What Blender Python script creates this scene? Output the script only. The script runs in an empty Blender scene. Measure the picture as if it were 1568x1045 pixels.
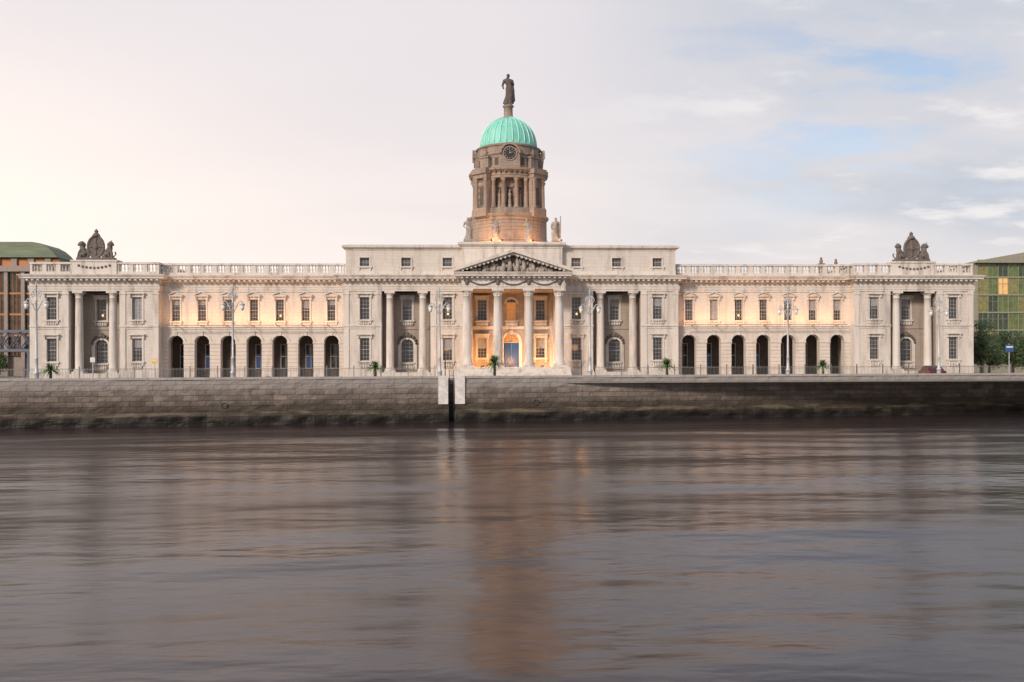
import bpy, math, random
from mathutils import Vector, Matrix, Euler, noise
random.seed(7)
R=math.radians
pi=math.pi
# ------------------------------------------------------------------ materials
def new_mat(name):
    m=bpy.data.materials.new(name); m.use_nodes=True
    nt=m.node_tree
    b=nt.nodes["Principled BSDF"]
    return m,nt,b
def N(nt,t,**kw):
    n=nt.nodes.new(t)
    for k,v in kw.items(): setattr(n,k,v)
    return n
def L(nt,a,b): nt.links.new(a,b)
def val(nt,a,op,b):
    n=N(nt,'ShaderNodeMath',operation=op)
    for i,x in enumerate((a,b)):
        if isinstance(x,(int,float)): n.inputs[i].default_value=x
        else: L(nt,x,n.inputs[i])
    return n.outputs[0]
def mix(nt,fac,a,b,mode='MIX'):
    n=N(nt,'ShaderNodeMix',data_type='RGBA',blend_type=mode)
    for s,x in ((n.inputs[0],fac),(n.inputs[6],a),(n.inputs[7],b)):
        if isinstance(x,(int,float)): s.default_value=x
        elif isinstance(x,tuple): s.default_value=x if len(x)==4 else (*x,1)
        else: L(nt,x,s)
    return n.outputs[2]
def mrange(nt,v,a,b,c=0.0,d=1.0,smooth=False):
    n=N(nt,'ShaderNodeMapRange')
    if smooth: n.interpolation_type='SMOOTHSTEP'
    L(nt,v,n.inputs[0])
    for i,x in enumerate((a,b,c,d)): n.inputs[i+1].default_value=x
    return n.outputs[0]
def pos_noise(nt,src,scl,scale,detail=4,rough=.55):
    mp=N(nt,'ShaderNodeMapping'); mp.inputs['Scale'].default_value=scl
    L(nt,src,mp.inputs[0])
    n=N(nt,'ShaderNodeTexNoise'); n.inputs['Scale'].default_value=scale
    n.inputs['Detail'].default_value=detail; n.inputs['Roughness'].default_value=rough
    L(nt,mp.outputs[0],n.inputs['Vector']); return n.outputs['Fac']

def stone_mat(name,c1,c2,mortar,bw=1.15,rh=.42,ms=.010,stain=.35,stainc=(.16,.13,.11),bump=.3,rough=.85):
    m,nt,b=new_mat(name)
    g=N(nt,'ShaderNodeNewGeometry'); P=g.outputs['Position']
    s=N(nt,'ShaderNodeSeparateXYZ'); L(nt,P,s.inputs[0])
    u=val(nt,s.outputs[0],'ADD',s.outputs[1])
    c=N(nt,'ShaderNodeCombineXYZ'); L(nt,u,c.inputs[0]); L(nt,s.outputs[2],c.inputs[1])
    br=N(nt,'ShaderNodeTexBrick'); L(nt,c.outputs[0],br.inputs['Vector'])
    br.inputs['Scale'].default_value=1; br.inputs['Brick Width'].default_value=bw
    br.inputs['Row Height'].default_value=rh; br.inputs['Mortar Size'].default_value=ms
    br.inputs['Color1'].default_value=(*c1,1); br.inputs['Color2'].default_value=(*c2,1)
    br.inputs['Mortar'].default_value=(*mortar,1)
    n1=pos_noise(nt,P,(1.3,1.3,.2),1.0,4,.65)
    n2=pos_noise(nt,P,(1,1,1),4,3,.6)
    f=val(nt,mrange(nt,n1,.45,.72,0,1,True),'MULTIPLY',stain)
    col=mix(nt,f,br.outputs['Color'],stainc)
    col=mix(nt,mrange(nt,n2,.3,.7,0,.22),col,(c1[0]*.6,c1[1]*.57,c1[2]*.53))
    L(nt,col,b.inputs['Base Color']); b.inputs['Roughness'].default_value=rough
    b.inputs['Specular IOR Level'].default_value=.25
    if bump:
        h=val(nt,val(nt,br.outputs['Fac'],'MULTIPLY',-.6),'ADD',val(nt,n2,'MULTIPLY',.5))
        bp=N(nt,'ShaderNodeBump'); bp.inputs['Strength'].default_value=bump; bp.inputs['Distance'].default_value=.03
        L(nt,h,bp.inputs['Height']); L(nt,bp.outputs[0],b.inputs['Normal'])
    return m
def plain(name,col,rough=.6,metal=0,var=.25,scale=3,emit=None,es=0,scl=(1,1,1)):
    m,nt,b=new_mat(name)
    g=N(nt,'ShaderNodeNewGeometry')
    n=pos_noise(nt,g.outputs['Position'],scl,scale,3)
    c=mix(nt,mrange(nt,n,.3,.7,0,1),col,tuple(x*(1-var) for x in col))
    L(nt,c,b.inputs['Base Color']); b.inputs['Roughness'].default_value=rough
    b.inputs['Metallic'].default_value=metal
    if emit:
        b.inputs['Emission Color'].default_value=(*emit,1); b.inputs['Emission Strength'].default_value=es
    return m

M_stone=stone_mat('portland_stone',(.63,.58,.525),(.59,.545,.49),(.48,.43,.38),stain=.45,stainc=(.32,.27,.23),bump=.2)
M_trim=stone_mat('portland_trim',(.65,.605,.555),(.60,.56,.51),(.48,.44,.40),bw=1.9,rh=5,stain=.66,stainc=(.25,.215,.185),bump=0)
M_recess_shade=stone_mat('recess_shade_stone',(.38,.32,.27),(.35,.295,.25),(.26,.22,.185),stain=.5,stainc=(.2,.16,.13))  # darker copy of the wall stone; recess shade is put into the colour
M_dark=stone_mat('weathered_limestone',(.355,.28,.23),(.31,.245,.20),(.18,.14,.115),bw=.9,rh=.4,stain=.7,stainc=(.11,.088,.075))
M_sculpt=plain('sculpture_stone',(.17,.145,.13),.85,0,.5,4)
M_dstat=plain('dark_statue_stone',(.13,.105,.095),.85,0,.5,4)
M_pale=plain('pale_statue_stone',(.42,.37,.33),.85,0,.45,3)
M_frame=plain('window_frame_paint',(.42,.40,.38),.5)
M_blind=plain('window_blind',(.33,.33,.34),.5,0,.3,2)
M_lit=plain('lit_interior',(.6,.3,.1),.6,0,.3,4,(1,.45,.12),2.2)
M_door=plain('blue_door_paint',(.03,.09,.26),.35)
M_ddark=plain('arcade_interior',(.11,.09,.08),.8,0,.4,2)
M_white=plain('white_paint',(.78,.74,.70),.5,0,.3,6)
M_lampgrey=plain('lamp_post_paint',(.50,.51,.52),.4,.1)
M_lantern=plain('lantern_glass',(.75,.72,.66),.2)
M_iron=plain('iron_paint',(.07,.07,.075),.5)
M_road=plain('asphalt',(.055,.055,.057),.85,0,.3,5)
M_pave=plain('granite_paving',(.28,.27,.26),.8,0,.3,4)
M_ground=plain('ground_earth',(.16,.16,.12),.9,0,.4,.5)
M_bark=plain('bark',(.10,.075,.05),.9,0,.4,8)
M_gold=plain('gilded',(.8,.55,.15),.35,.8)
M_clock=plain('clock_face',(.02,.025,.05),.3)
def glassm(name,col,rough=.08):
    m,nt,b=new_mat(name)
    g=N(nt,'ShaderNodeNewGeometry')
    n=pos_noise(nt,g.outputs['Position'],(1,1,1),1.1,2)
    L(nt,mix(nt,mrange(nt,n,.35,.65),col,tuple(x*2.6+.01 for x in col)),b.inputs['Base Color'])
    b.inputs['Roughness'].default_value=rough; b.inputs['IOR'].default_value=1.5
    bp=N(nt,'ShaderNodeBump'); bp.inputs['Strength'].default_value=.15; bp.inputs['Distance'].default_value=.02
    L(nt,n,bp.inputs['Height']); L(nt,bp.outputs[0],b.inputs['Normal'])
    return m
M_glass=glassm('window_glass',(.020,.021,.023))
def leafm(name,col):
    m,nt,b=new_mat(name)
    g=N(nt,'ShaderNodeNewGeometry')
    n=pos_noise(nt,g.outputs['Position'],(1,1,1),1.4,3)
    c=mix(nt,mrange(nt,n,.35,.65),tuple(x*.5 for x in col),col)
    rr=mrange(nt,g.outputs['Random Per Island'],0,1,.6,1.4)
    cc=N(nt,'ShaderNodeCombineColor'); 
    for i in range(3): L(nt,rr,cc.inputs[i])
    L(nt,mix(nt,1.0,c,cc.outputs[0],'MULTIPLY'),b.inputs['Base Color']); b.inputs['Roughness'].default_value=.6
    return m
M_leaf=leafm('leaf',(.07,.12,.035)); M_palm=leafm('palm_leaf',(.12,.24,.07))
def copper(name,a,b_):
    m,nt,b=new_mat(name)
    g=N(nt,'ShaderNodeNewGeometry')
    n=pos_noise(nt,g.outputs['Position'],(1,1,.25),1.6,4)
    c=mix(nt,mrange(nt,n,.3,.7),a,b_)
    L(nt,c,b.inputs['Base Color']); b.inputs['Roughness'].default_value=.6; return m
M_copper=copper('verdigris_copper',(.13,.50,.41),(.26,.64,.54)); M_rib=copper('verdigris_rib',(.42,.74,.62),(.48,.78,.68))
# quay wall
def quay_material():
    m,nt,b=new_mat('quay_granite')
    g=N(nt,'ShaderNodeNewGeometry'); P=g.outputs['Position']
    s=N(nt,'ShaderNodeSeparateXYZ'); L(nt,P,s.inputs[0])
    wob=pos_noise(nt,P,(1,1,1),.25,2)
    zz=val(nt,s.outputs[2],'ADD',val(nt,wob,'MULTIPLY',.16))
    c=N(nt,'ShaderNodeCombineXYZ'); L(nt,s.outputs[0],c.inputs[0]); L(nt,zz,c.inputs[1])
    br=N(nt,'ShaderNodeTexBrick'); L(nt,c.outputs[0],br.inputs['Vector'])
    br.inputs['Scale'].default_value=1; br.inputs['Brick Width'].default_value=1.25
    br.inputs['Row Height'].default_value=.47; br.inputs['Mortar Size'].default_value=.022
    br.inputs['Mortar Smooth'].default_value=.6
    br.inputs['Color1'].default_value=(.25,.21,.18,1); br.inputs['Color2'].default_value=(.14,.115,.10,1)
    br.inputs['Mortar'].default_value=(.08,.065,.055,1)
    n1=pos_noise(nt,P,(1,1,1),.6,5,.65); n2=pos_noise(nt,P,(1,1,1),4,5,.65)
    n3=pos_noise(nt,P,(.5,.5,.12),2,4,.6); n4=pos_noise(nt,P,(.25,.25,1.6),1.3,3,.6)
    col=mix(nt,mrange(nt,n2,.3,.75,0,.6),br.outputs['Color'],(.08,.065,.055))
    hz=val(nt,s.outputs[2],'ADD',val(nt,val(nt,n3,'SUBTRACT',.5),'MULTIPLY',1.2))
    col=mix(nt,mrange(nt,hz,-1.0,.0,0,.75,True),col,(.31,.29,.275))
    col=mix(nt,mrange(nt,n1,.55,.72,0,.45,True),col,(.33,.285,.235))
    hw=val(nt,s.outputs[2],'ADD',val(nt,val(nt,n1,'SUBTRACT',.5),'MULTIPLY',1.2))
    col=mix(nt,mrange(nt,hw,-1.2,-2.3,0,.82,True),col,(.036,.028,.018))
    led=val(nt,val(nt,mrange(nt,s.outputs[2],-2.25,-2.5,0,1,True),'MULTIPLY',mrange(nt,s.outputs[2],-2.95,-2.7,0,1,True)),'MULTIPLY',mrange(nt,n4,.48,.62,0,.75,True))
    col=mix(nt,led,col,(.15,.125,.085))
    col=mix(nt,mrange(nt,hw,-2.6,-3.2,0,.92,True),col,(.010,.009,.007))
    L(nt,col,b.inputs['Base Color'])
    L(nt,mrange(nt,hw,-1.5,-2.8,.85,.55),b.inputs['Roughness'])
    b.inputs['Specular IOR Level'].default_value=.25
    h=val(nt,val(nt,br.outputs['Fac'],'MULTIPLY',-1.0),'ADD',n2)
    bp=N(nt,'ShaderNodeBump'); bp.inputs['Strength'].default_value=.8; bp.inputs['Distance'].default_value=.06
    L(nt,h,bp.inputs['Height']); L(nt,bp.outputs[0],b.inputs['Normal'])
    return m
M_quay=quay_material()
M_cope=stone_mat('coping_granite',(.42,.40,.38),(.36,.34,.325),(.17,.16,.15),bw=1.8,rh=3,stain=.5,stainc=(.2,.18,.16))
# water
def water_material():
    m,nt,b=new_mat('river_water')
    g=N(nt,'ShaderNodeNewGeometry'); P=g.outputs['Position']
    b.inputs['Base Color'].default_value=(.030,.020,.021,1)
    b.inputs['IOR'].default_value=1.37
    mp=N(nt,'ShaderNodeMapping'); mp.inputs['Rotation'].default_value=(0,0,R(-16)); mp.inputs['Scale'].default_value=(.42,1,1)
    L(nt,P,mp.inputs[0])
    a=pos_noise(nt,mp.outputs[0],(1,1,1),1.7,2,.5)
    bb=pos_noise(nt,mp.outputs[0],(1,1,1),.40,2,.5)
    dd=pos_noise(nt,mp.outputs[0],(.8,1,1),.085,2,.5)
    cc=pos_noise(nt,P,(.6,1,1),.045,2,.5)
    L(nt,mrange(nt,cc,.35,.65,.17,.25),b.inputs['Roughness'])
    h=val(nt,val(nt,val(nt,a,'MULTIPLY',mrange(nt,cc,.38,.60,.24,.03)),'ADD',val(nt,bb,'MULTIPLY',.55)),'ADD',val(nt,dd,'MULTIPLY',4.5))
    bp=N(nt,'ShaderNodeBump'); bp.inputs['Strength'].default_value=.6; bp.inputs['Distance'].default_value=.42
    L(nt,h,bp.inputs['Height']); L(nt,bp.outputs[0],b.inputs['Normal'])
    return m
M_water=water_material()

# ------------------------------------------------------------------ mesh builder
class MB:
    def __init__(s): s.v=[];s.f=[];s.s=[]
    def add(s,vs,fs,sm=False):
        o=len(s.v); s.v+=[tuple(p) for p in vs]
        for f in fs: s.f.append(tuple(i+o for i in f)); s.s.append(sm)
    def quad(s,a,b,c,d): s.add([a,b,c,d],[(0,1,2,3)])
    def box(s,x0,x1,y0,y1,z0,z1):
        s.add([(x0,y0,z0),(x1,y0,z0),(x1,y1,z0),(x0,y1,z0),(x0,y0,z1),(x1,y0,z1),(x1,y1,z1),(x0,y1,z1)],
              [(0,3,2,1),(4,5,6,7),(0,1,5,4),(1,2,6,5),(2,3,7,6),(3,0,4,7)])
    def rbox(s,cx,cy,ang,sx,sy,z0,z1,r=0):
        ca,sa=math.cos(ang),math.sin(ang); P=[]
        for z in (z0,z1):
            for (x,y) in ((-sx/2,r-sy/2),(sx/2,r-sy/2),(sx/2,r+sy/2),(-sx/2,r+sy/2)):
                P.append((cx+x*ca-y*sa,cy+x*sa+y*ca,z))
        s.add(P,[(0,3,2,1),(4,5,6,7),(0,1,5,4),(1,2,6,5),(2,3,7,6),(3,0,4,7)])
    def lathe(s,cx,cy,prof,n=16,sm=True,a0=0,cap=True,sy=1):
        vs=[];fs=[]
        for r,z in prof:
            for i in range(n):
                a=a0+2*pi*i/n; vs.append((cx+r*math.cos(a),cy+sy*r*math.sin(a),z))
        for k in range(len(prof)-1):
            for i in range(n):
                j=(i+1)%n; fs.append((k*n+i,k*n+j,(k+1)*n+j,(k+1)*n+i))
        s.add(vs,fs,sm)
        if cap:
            k=(len(prof)-1)*n
            s.add(vs[k:k+n],[tuple(range(n))]); s.add(vs[:n],[tuple(range(n))[::-1]])
    def ring(s,x0,x1,y0,y1,prof):
        vs=[];fs=[]
        for o,z in prof: vs+=[(x0-o,y0-o,z),(x1+o,y0-o,z),(x1+o,y1+o,z),(x0-o,y1+o,z)]
        for k in range(len(prof)-1):
            for i in range(4):
                j=(i+1)%4; fs.append((k*4+i,k*4+j,(k+1)*4+j,(k+1)*4+i))
        k=(len(prof)-1)*4; fs.append((k,k+1,k+2,k+3)); fs.append((3,2,1,0))
        s.add(vs,fs)
    def prism(s,poly,y0,y1):
        n=len(poly); vs=[(x,y0,z) for x,z in poly]+[(x,y1,z) for x,z in poly]
        fs=[tuple(range(n)),tuple(range(n,2*n))[::-1]]
        for i in range(n):
            j=(i+1)%n; fs.append((i,i+n,j+n,j))
        s.add(vs,fs)
    def tube(s,pts,rad,n=8,sq=1,sm=True):
        pts=[Vector(p) for p in pts]; vs=[];fs=[]
        for k,p in enumerate(pts):
            d=(pts[min(k+1,len(pts)-1)]-pts[max(k-1,0)]).normalized()
            up=Vector((0,1,0)) if abs(d.y)<.9 else Vector((1,0,0))
            a=d.cross(up).normalized(); b=d.cross(a)
            r=rad[k]; ra,rb=(r if isinstance(r,tuple) else (r,r*sq))
            for i in range(n):
                t=2*pi*i/n; vs.append(p+a*ra*math.cos(t)+b*rb*math.sin(t))
        for k in range(len(pts)-1):
            for i in range(n):
                j=(i+1)%n; fs.append((k*n+i,k*n+j,(k+1)*n+j,(k+1)*n+i))
        k=(len(pts)-1)*n; fs.append(tuple(range(k,k+n))); fs.append(tuple(range(n))[::-1])
        s.add(vs,fs,sm)
    def ball(s,c,rx,ry,rz,n=12,m=8):
        prof=[(math.sin(pi*k/m),-math.cos(pi*k/m)) for k in range(m+1)]
        vs=[];fs=[]
        for r,z in prof:
            r=max(r,.01)
            for i in range(n):
                a=2*pi*i/n; vs.append((c[0]+rx*r*math.cos(a),c[1]+ry*r*math.sin(a),c[2]+rz*z))
        for k in range(m):
            for i in range(n):
                j=(i+1)%n; fs.append((k*n+i,k*n+j,(k+1)*n+j,(k+1)*n+i))
        s.add(vs,fs,True)
    def wall(s,x0,x1,z0,z1,y,ops,depth):
        xs={x0,x1}; zs={z0,z1}
        for o in ops: xs|={o[0]-o[1]/2,o[0]+o[1]/2}; zs|={o[2],o[3]}
        xs=sorted(x for x in xs if x0-1e-6<=x<=x1+1e-6); zs=sorted(z for z in zs if z0-1e-6<=z<=z1+1e-6)
        for i in range(len(xs)-1):
            for k in range(len(zs)-1):
                if xs[i+1]-xs[i]<1e-5 or zs[k+1]-zs[k]<1e-5: continue
                cx=(xs[i]+xs[i+1])/2; cz=(zs[k]+zs[k+1])/2
                if any(abs(cx-o[0])<o[1]/2 and o[2]<cz<o[3] for o in ops): continue
                s.quad((xs[i],y,zs[k]),(xs[i+1],y,zs[k]),(xs[i+1],y,zs[k+1]),(xs[i],y,zs[k+1]))
        for xc,w,a,b_,arch in ops:
            h=w/2; Y=y+depth
            top=b_-h if arch else b_
            s.quad((xc-h,y,a),(xc-h,y,top),(xc-h,Y,top),(xc-h,Y,a))
            s.quad((xc+h,y,a),(xc+h,Y,a),(xc+h,Y,top),(xc+h,y,top))
            s.quad((xc-h,y,a),(xc-h,Y,a),(xc+h,Y,a),(xc+h,y,a))
            if not arch: s.quad((xc-h,y,top),(xc+h,y,top),(xc+h,Y,top),(xc-h,Y,top))
            else:
                n=12; pt=[(xc-h*math.cos(pi*i/n),top+h*math.sin(pi*i/n)) for i in range(n+1)]
                for i in range(n):
                    (ax,az),(bx,bz)=pt[i],pt[i+1]
                    s.quad((ax,y,az),(bx,y,bz),(bx,y,b_),(ax,y,b_))
                    s.quad((ax,y,az),(ax,Y,az),(bx,Y,bz),(bx,y,bz))
    def archband(s,xc,zc,r0,r1,y0,y1,n=13,a0=0,a1=pi,gap=0):
        for i in range(n):
            t0=a0+(a1-a0)*(i+gap)/n; t1=a0+(a1-a0)*(i+1-gap)/n
            s.prism([(xc+r0*math.cos(t0),zc+r0*math.sin(t0)),(xc+r1*math.cos(t0),zc+r1*math.sin(t0)),
                     (xc+r1*math.cos(t1),zc+r1*math.sin(t1)),(xc+r0*math.cos(t1),zc+r0*math.sin(t1))],y0,y1)
    def mesh(s,name):
        me=bpy.data.meshes.new(name); me.from_pydata(s.v,[],s.f)
        me.polygons.foreach_set('use_smooth',s.s); me.update(); return me
    def obj(s,name,mat,parent=None,loc=None,remesh=None):
        o=bpy.data.objects.new(name,s.mesh(name)); o.data.materials.append(mat)
        bpy.context.scene.collection.objects.link(o)
        if parent: o.parent=parent
        if loc: o.location=loc
        if remesh:
            md=o.modifiers.new('r','REMESH'); md.mode='VOXEL'; md.voxel_size=remesh; md.use_smooth_shade=True
        return o
def empty(name,loc=(0,0,0)):
    e=bpy.data.objects.new(name,None); e.location=loc; e.empty_display_size=.5
    bpy.context.scene.collection.objects.link(e); return e
def inst(objs_parent,name,loc,rz=0,sc=1):
    e=empty(name,loc); e.rotation_euler[2]=rz; e.scale=(sc,)*3
    for c in objs_parent.children:
        o=bpy.data.objects.new(c.name.split('.')[0],c.data); bpy.context.scene.collection.objects.link(o); o.parent=e
    return e

# ------------------------------------------------------------------ CUSTOM HOUSE
CH=empty('custom_house')
W=MB(); T=MB(); G=MB(); F=MB(); BL=MB(); LIT=MB(); IN=MB(); COL=MB(); BAL=MB(); RF=MB(); SC=MB(); DR=MB(); RC=MB()
ZC=12.45
def window(xc,w,z0,z1,y,dep=.28,lit=False,hood='flat',cols=3,rows=6,sur=.2,blind=None):
    yg=y+dep-.02
    G.quad((xc-w/2,yg,z0),(xc+w/2,yg,z0),(xc+w/2,yg,z1),(xc-w/2,yg,z1))
    F.box(xc-w/2,xc-w/2+.07,yg-.07,yg-.003,z0,z1); F.box(xc+w/2-.07,xc+w/2,yg-.07,yg-.003,z0,z1)
    F.box(xc-w/2+.07,xc+w/2-.07,yg-.07,yg-.003,z0,z0+.08); F.box(xc-w/2+.07,xc+w/2-.07,yg-.07,yg-.003,z1-.07,z1)
    zm=(z0+z1)/2; F.box(xc-w/2+.07,xc+w/2-.07,yg-.065,yg-.003,zm-.035,zm+.035)
    for i in range(1,cols):
        x=xc-w/2+w*i/cols; F.box(x-.014,x+.014,yg-.04,yg-.004,z0+.08,z1-.07)
    for i in range(1,rows):
        if i*2==rows: continue
        z=z0+(z1-z0)*i/rows; F.box(xc-w/2+.07,xc+w/2-.07,yg-.036,yg-.005,z-.014,z+.014)
    if lit:
        zz=z0+(z1-z0)*.25; LIT.lathe(xc+.05,yg-.05,[(.02,zz-.15),(.15,zz),(.02,zz+.15)],8)
    if blind is None: blind=random.choice([0,0,0,.25,.4,.5,1.0])
    if blind and not lit:
        zb=z1-.07-(z1-z0-.15)*blind
        BL.quad((xc-w/2+.07,yg-.002,zb),(xc+w/2-.07,yg-.002,zb),(xc+w/2-.07,yg-.002,z1-.07),(xc-w/2+.07,yg-.002,z1-.07))
    if sur:
        h=w/2
        T.box(xc-h-sur,xc-h,y-.07,y+.05,z0,z1+sur); T.box(xc+h,xc+h+sur,y-.07,y+.05,z0,z1+sur)
        T.box(xc-h,xc+h,y-.068,y+.05,z1,z1+sur)
        T.box(xc-h-sur-.12,xc+h+sur+.12,y-.2,y+.05,z0-.16,z0)
        for sx in (-1,1):
            T.box(xc+sx*(h+.1)-.09,xc+sx*(h+.1)+.09,y-.14,y+.04,z0-.5,z0-.16)
    if hood in('flat','tri'):
        e=w/2+sur+.16; zt=z1+sur+.10
        T.box(xc-e+.1,xc+e-.1,y-.1,y+.04,zt-.10,zt+.06)
        T.box(xc-e,xc+e,y-.36,y+.04,zt+.06,zt+.2)
        for sx in (-1,1): T.box(xc+sx*(e-.16)-.08,xc+sx*(e-.16)+.08,y-.24,y+.04,zt-.36,zt+.06)
        if hood=='tri':
            T.prism([(xc-e,zt+.2),(xc+e,zt+.2),(xc,zt+.58)],y-.2,y+.04)
            for sx in (-1,1):
                T.prism([(xc+sx*e,zt+.203),(xc,zt+.583),(xc,zt+.70),(xc+sx*(e+.05),zt+.30)],y-.38,y+.03)
ENT=[(0,10.45),(.10,10.45),(.10,10.68),(.15,10.70),(.15,10.98),(.20,11.0),(.20,11.08),(.06,11.10),(.06,11.55),(.16,11.60),(.22,11.72),(.24,11.86),(.86,11.90),(.86,12.08),(.92,12.10),(1.05,12.30),(1.05,12.36),(.5,12.43),(-.3,12.46)]
def entab(x0,x1,y0,y1,dz=0,mod=True,sides=True):
    T.ring(x0,x1,y0,y1,[(o,z+dz) for o,z in ENT])
    if mod:
        n=int((x1-x0)/.62)
        for i in range(n+1):
            x=x0+(x1-x0)*i/n
            T.box(x-.13,x+.13,y0-.74,y0-.1,11.66+dz,11.88+dz)
        if sides:
            n=int((y1-y0)/.62)
            for i in range(1,n):
                y=y0+(y1-y0)*i/n
                for xx,sg in ((x0,-1),(x1,1)):
                    a,b=sorted((xx+sg*.1,xx+sg*.68)); T.box(a,b,y-.13,y+.13,11.68+dz,11.88+dz)
def column(x,y,z0,z1,r,rich=False):
    COL.box(x-r*1.42,x+r*1.42,y-r*1.42,y+r*1.42,z0,z0+.22)
    rt=r*.84
    prof=[(r*1.34,z0+.22),(r*1.38,z0+.32),(r*1.3,z0+.42),(r*1.1,z0+.46),(r*1.16,z0+.55),(r,z0+.62)]
    H=z1-z0
    for k in range(1,9):
        t=k/8; prof.append((r-(r-rt)*(t**1.7),z0+.62+(H-.62-.85)*t))
    zc=z1-.85
    prof+=[(rt*1.1,zc+.02),(rt*1.1,zc+.09),(rt,zc+.12),(rt,zc+.36),(rt*1.12,zc+.42),(rt*1.38,zc+.58),(rt*1.4,zc+.62)]
    COL.lathe(x,y,prof,24)
    COL.box(x-rt*1.5,x+rt*1.5,y-rt*1.5,y+rt*1.5,z1-.23,z1)
    if rich:
        for i in range(10):
            a=2*pi*i/10; COL.ball((x+rt*1.05*math.cos(a),y+rt*1.05*math.sin(a),zc+.27),.1,.1,.14,6,4)
def baluster(x,y,z0,z1):
    h=z1-z0
    BAL.lathe(x,y,[(.09,z0),(.09,z0+.06*h),(.05,z0+.12*h),(.10,z0+.34*h),(.10,z0+.42*h),(.045,z0+.75*h),(.045,z0+.85*h),(.085,z0+.92*h),(.085,z1)],6,cap=False)
def balustrade(x0,x1,y,npan,th=.42,solid=()):
    T.box(x0,x1,y-.04,y+th+.04,ZC,12.78)
    T.box(x0-.05,x1+.05,y-.08,y+th+.08,13.66,13.90)
    pw=.5
    for i in range(npan+1):
        x=x0+(x1-x0)*i/npan; a,b=max(x0,x-pw/2),min(x1,x+pw/2)
        T.box(a,b,y,y+th,12.78,13.66)
        if i<npan:
            xa=x+pw/2; xb=x0+(x1-x0)*(i+1)/npan-pw/2
            n=max(2,int((xb-xa)/.29))
            for k in range(n): baluster(xa+(xb-xa)*(k+.5)/n,y+th/2,12.78,13.66)
def arch_frame(xc,zs,r,y,band=.28):
    T.archband(xc,zs,r,r+band,y-.08,y+.03,11,gap=.0)
    T.prism([(xc-.13,zs+r-.06),(xc+.13,zs+r-.06),(xc+.2,zs+r+.46),(xc-.2,zs+r+.46)],y-.16,y+.03)

def pavilion(cx,yf,yb,litset=()):
    x0,x1=cx-7.5,cx+7.5
    ops=[]
    for sx in (-1,1):
        ops+=[(cx+sx*4.96,1.15,2.1,4.85,False),(cx+sx*4.96,1.15,7.05,9.75,False)]
    ops.append((cx,5.8,.7,10.45,False))
    W.wall(x0,x1,0,ZC,yf,ops,.28)
    yr=yf+2.1
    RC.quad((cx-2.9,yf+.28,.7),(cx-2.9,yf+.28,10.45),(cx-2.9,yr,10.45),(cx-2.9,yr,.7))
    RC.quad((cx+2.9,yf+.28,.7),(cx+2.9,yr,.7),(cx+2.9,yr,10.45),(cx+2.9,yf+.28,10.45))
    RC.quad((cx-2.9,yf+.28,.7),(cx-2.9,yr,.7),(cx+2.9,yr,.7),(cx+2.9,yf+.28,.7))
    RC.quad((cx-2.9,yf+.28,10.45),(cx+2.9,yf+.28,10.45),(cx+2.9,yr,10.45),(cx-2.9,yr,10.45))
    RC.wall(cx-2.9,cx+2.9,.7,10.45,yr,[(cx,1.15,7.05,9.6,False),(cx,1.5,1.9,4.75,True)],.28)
    window(cx,1.15,7.05,9.6,yr,hood='flat',lit=('c' in litset),blind=.3)
    window(cx,1.5,1.9,4.75,yr,hood=None,sur=0,blind=0)
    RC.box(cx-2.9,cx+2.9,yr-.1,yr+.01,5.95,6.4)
    arch_frame(cx,4.0,.75,yr,.3)
    for dx,dz,r in ((0,5.25,.3),(-.35,5.15,.22),(.35,5.15,.22),(-.7,4.95,.2),(.7,4.95,.2),(-.95,4.65,.16),(.95,4.65,.16),(-1.05,4.3,.13),(1.05,4.3,.13)):
        SC.ball((cx+dx,yr-.15,dz),r,.2,r*1.1,8,6)
    T.box(cx-1.15,cx-.75,yr-.12,yr+.01,1.0,4.0); T.box(cx+.75,cx+1.15,yr-.12,yr+.01,1.0,4.0)
    for i in range(8): baluster(cx-.72+i*.205,yr-.16,1.05,1.75)
    T.box(cx-.9,cx+.9,yr-.26,yr-.06,1.75,1.87)
    for i in range(7): baluster(cx-.62+i*.205,yr-.2,6.42,6.92)
    for sx in (-1,1):
        column(cx+sx*1.98,yf+.5,.7,10.45,.48)
        window(cx+sx*4.96,1.15,7.05,9.75,yf,hood='flat',lit=(sx in litset))
        window(cx+sx*4.96,1.15,2.1,4.85,yf,hood='flat')
        for zz,z2 in ((1.25,1.95),(6.42,6.9)):
            n=6
            for i in range(n): baluster(cx+sx*4.96-.5+i*.2,yf-.1,zz,z2)
        for dx in (7.15,3.3):
            xx=cx+sx*dx; T.box(xx-.33,xx+.33,yf-.09,yf+.02,1.0,10.45)
            T.box(xx-.4,xx+.4,yf-.15,yf+.02,10.05,10.2)
    for x in (x0,x1): W.quad((x,yf,0),(x,yb,0),(x,yb,ZC),(x,yf,ZC))
    W.quad((x0,yb,0),(x1,yb,0),(x1,yb,ZC),(x0,yb,ZC))
    entab(x0,x1,yf,yb)
    for (a,b) in ((x0,cx-2.9),(cx+2.9,x1)):
        T.prism([(a,5.95),(b,5.95),(b,6.2),(a,6.2)],yf-.06,yf+.02); T.box(a-.0,b+.0,yf-.17,yf+.02,6.2,6.4)
        T.box(a,b,yf-.16,yf+.02,0,.9); T.box(a,b,yf-.08,yf+.02,.9,1.02)
    T.box(cx-2.9,cx+2.9,yf-.25,yf+.05,0,.7)

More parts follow.
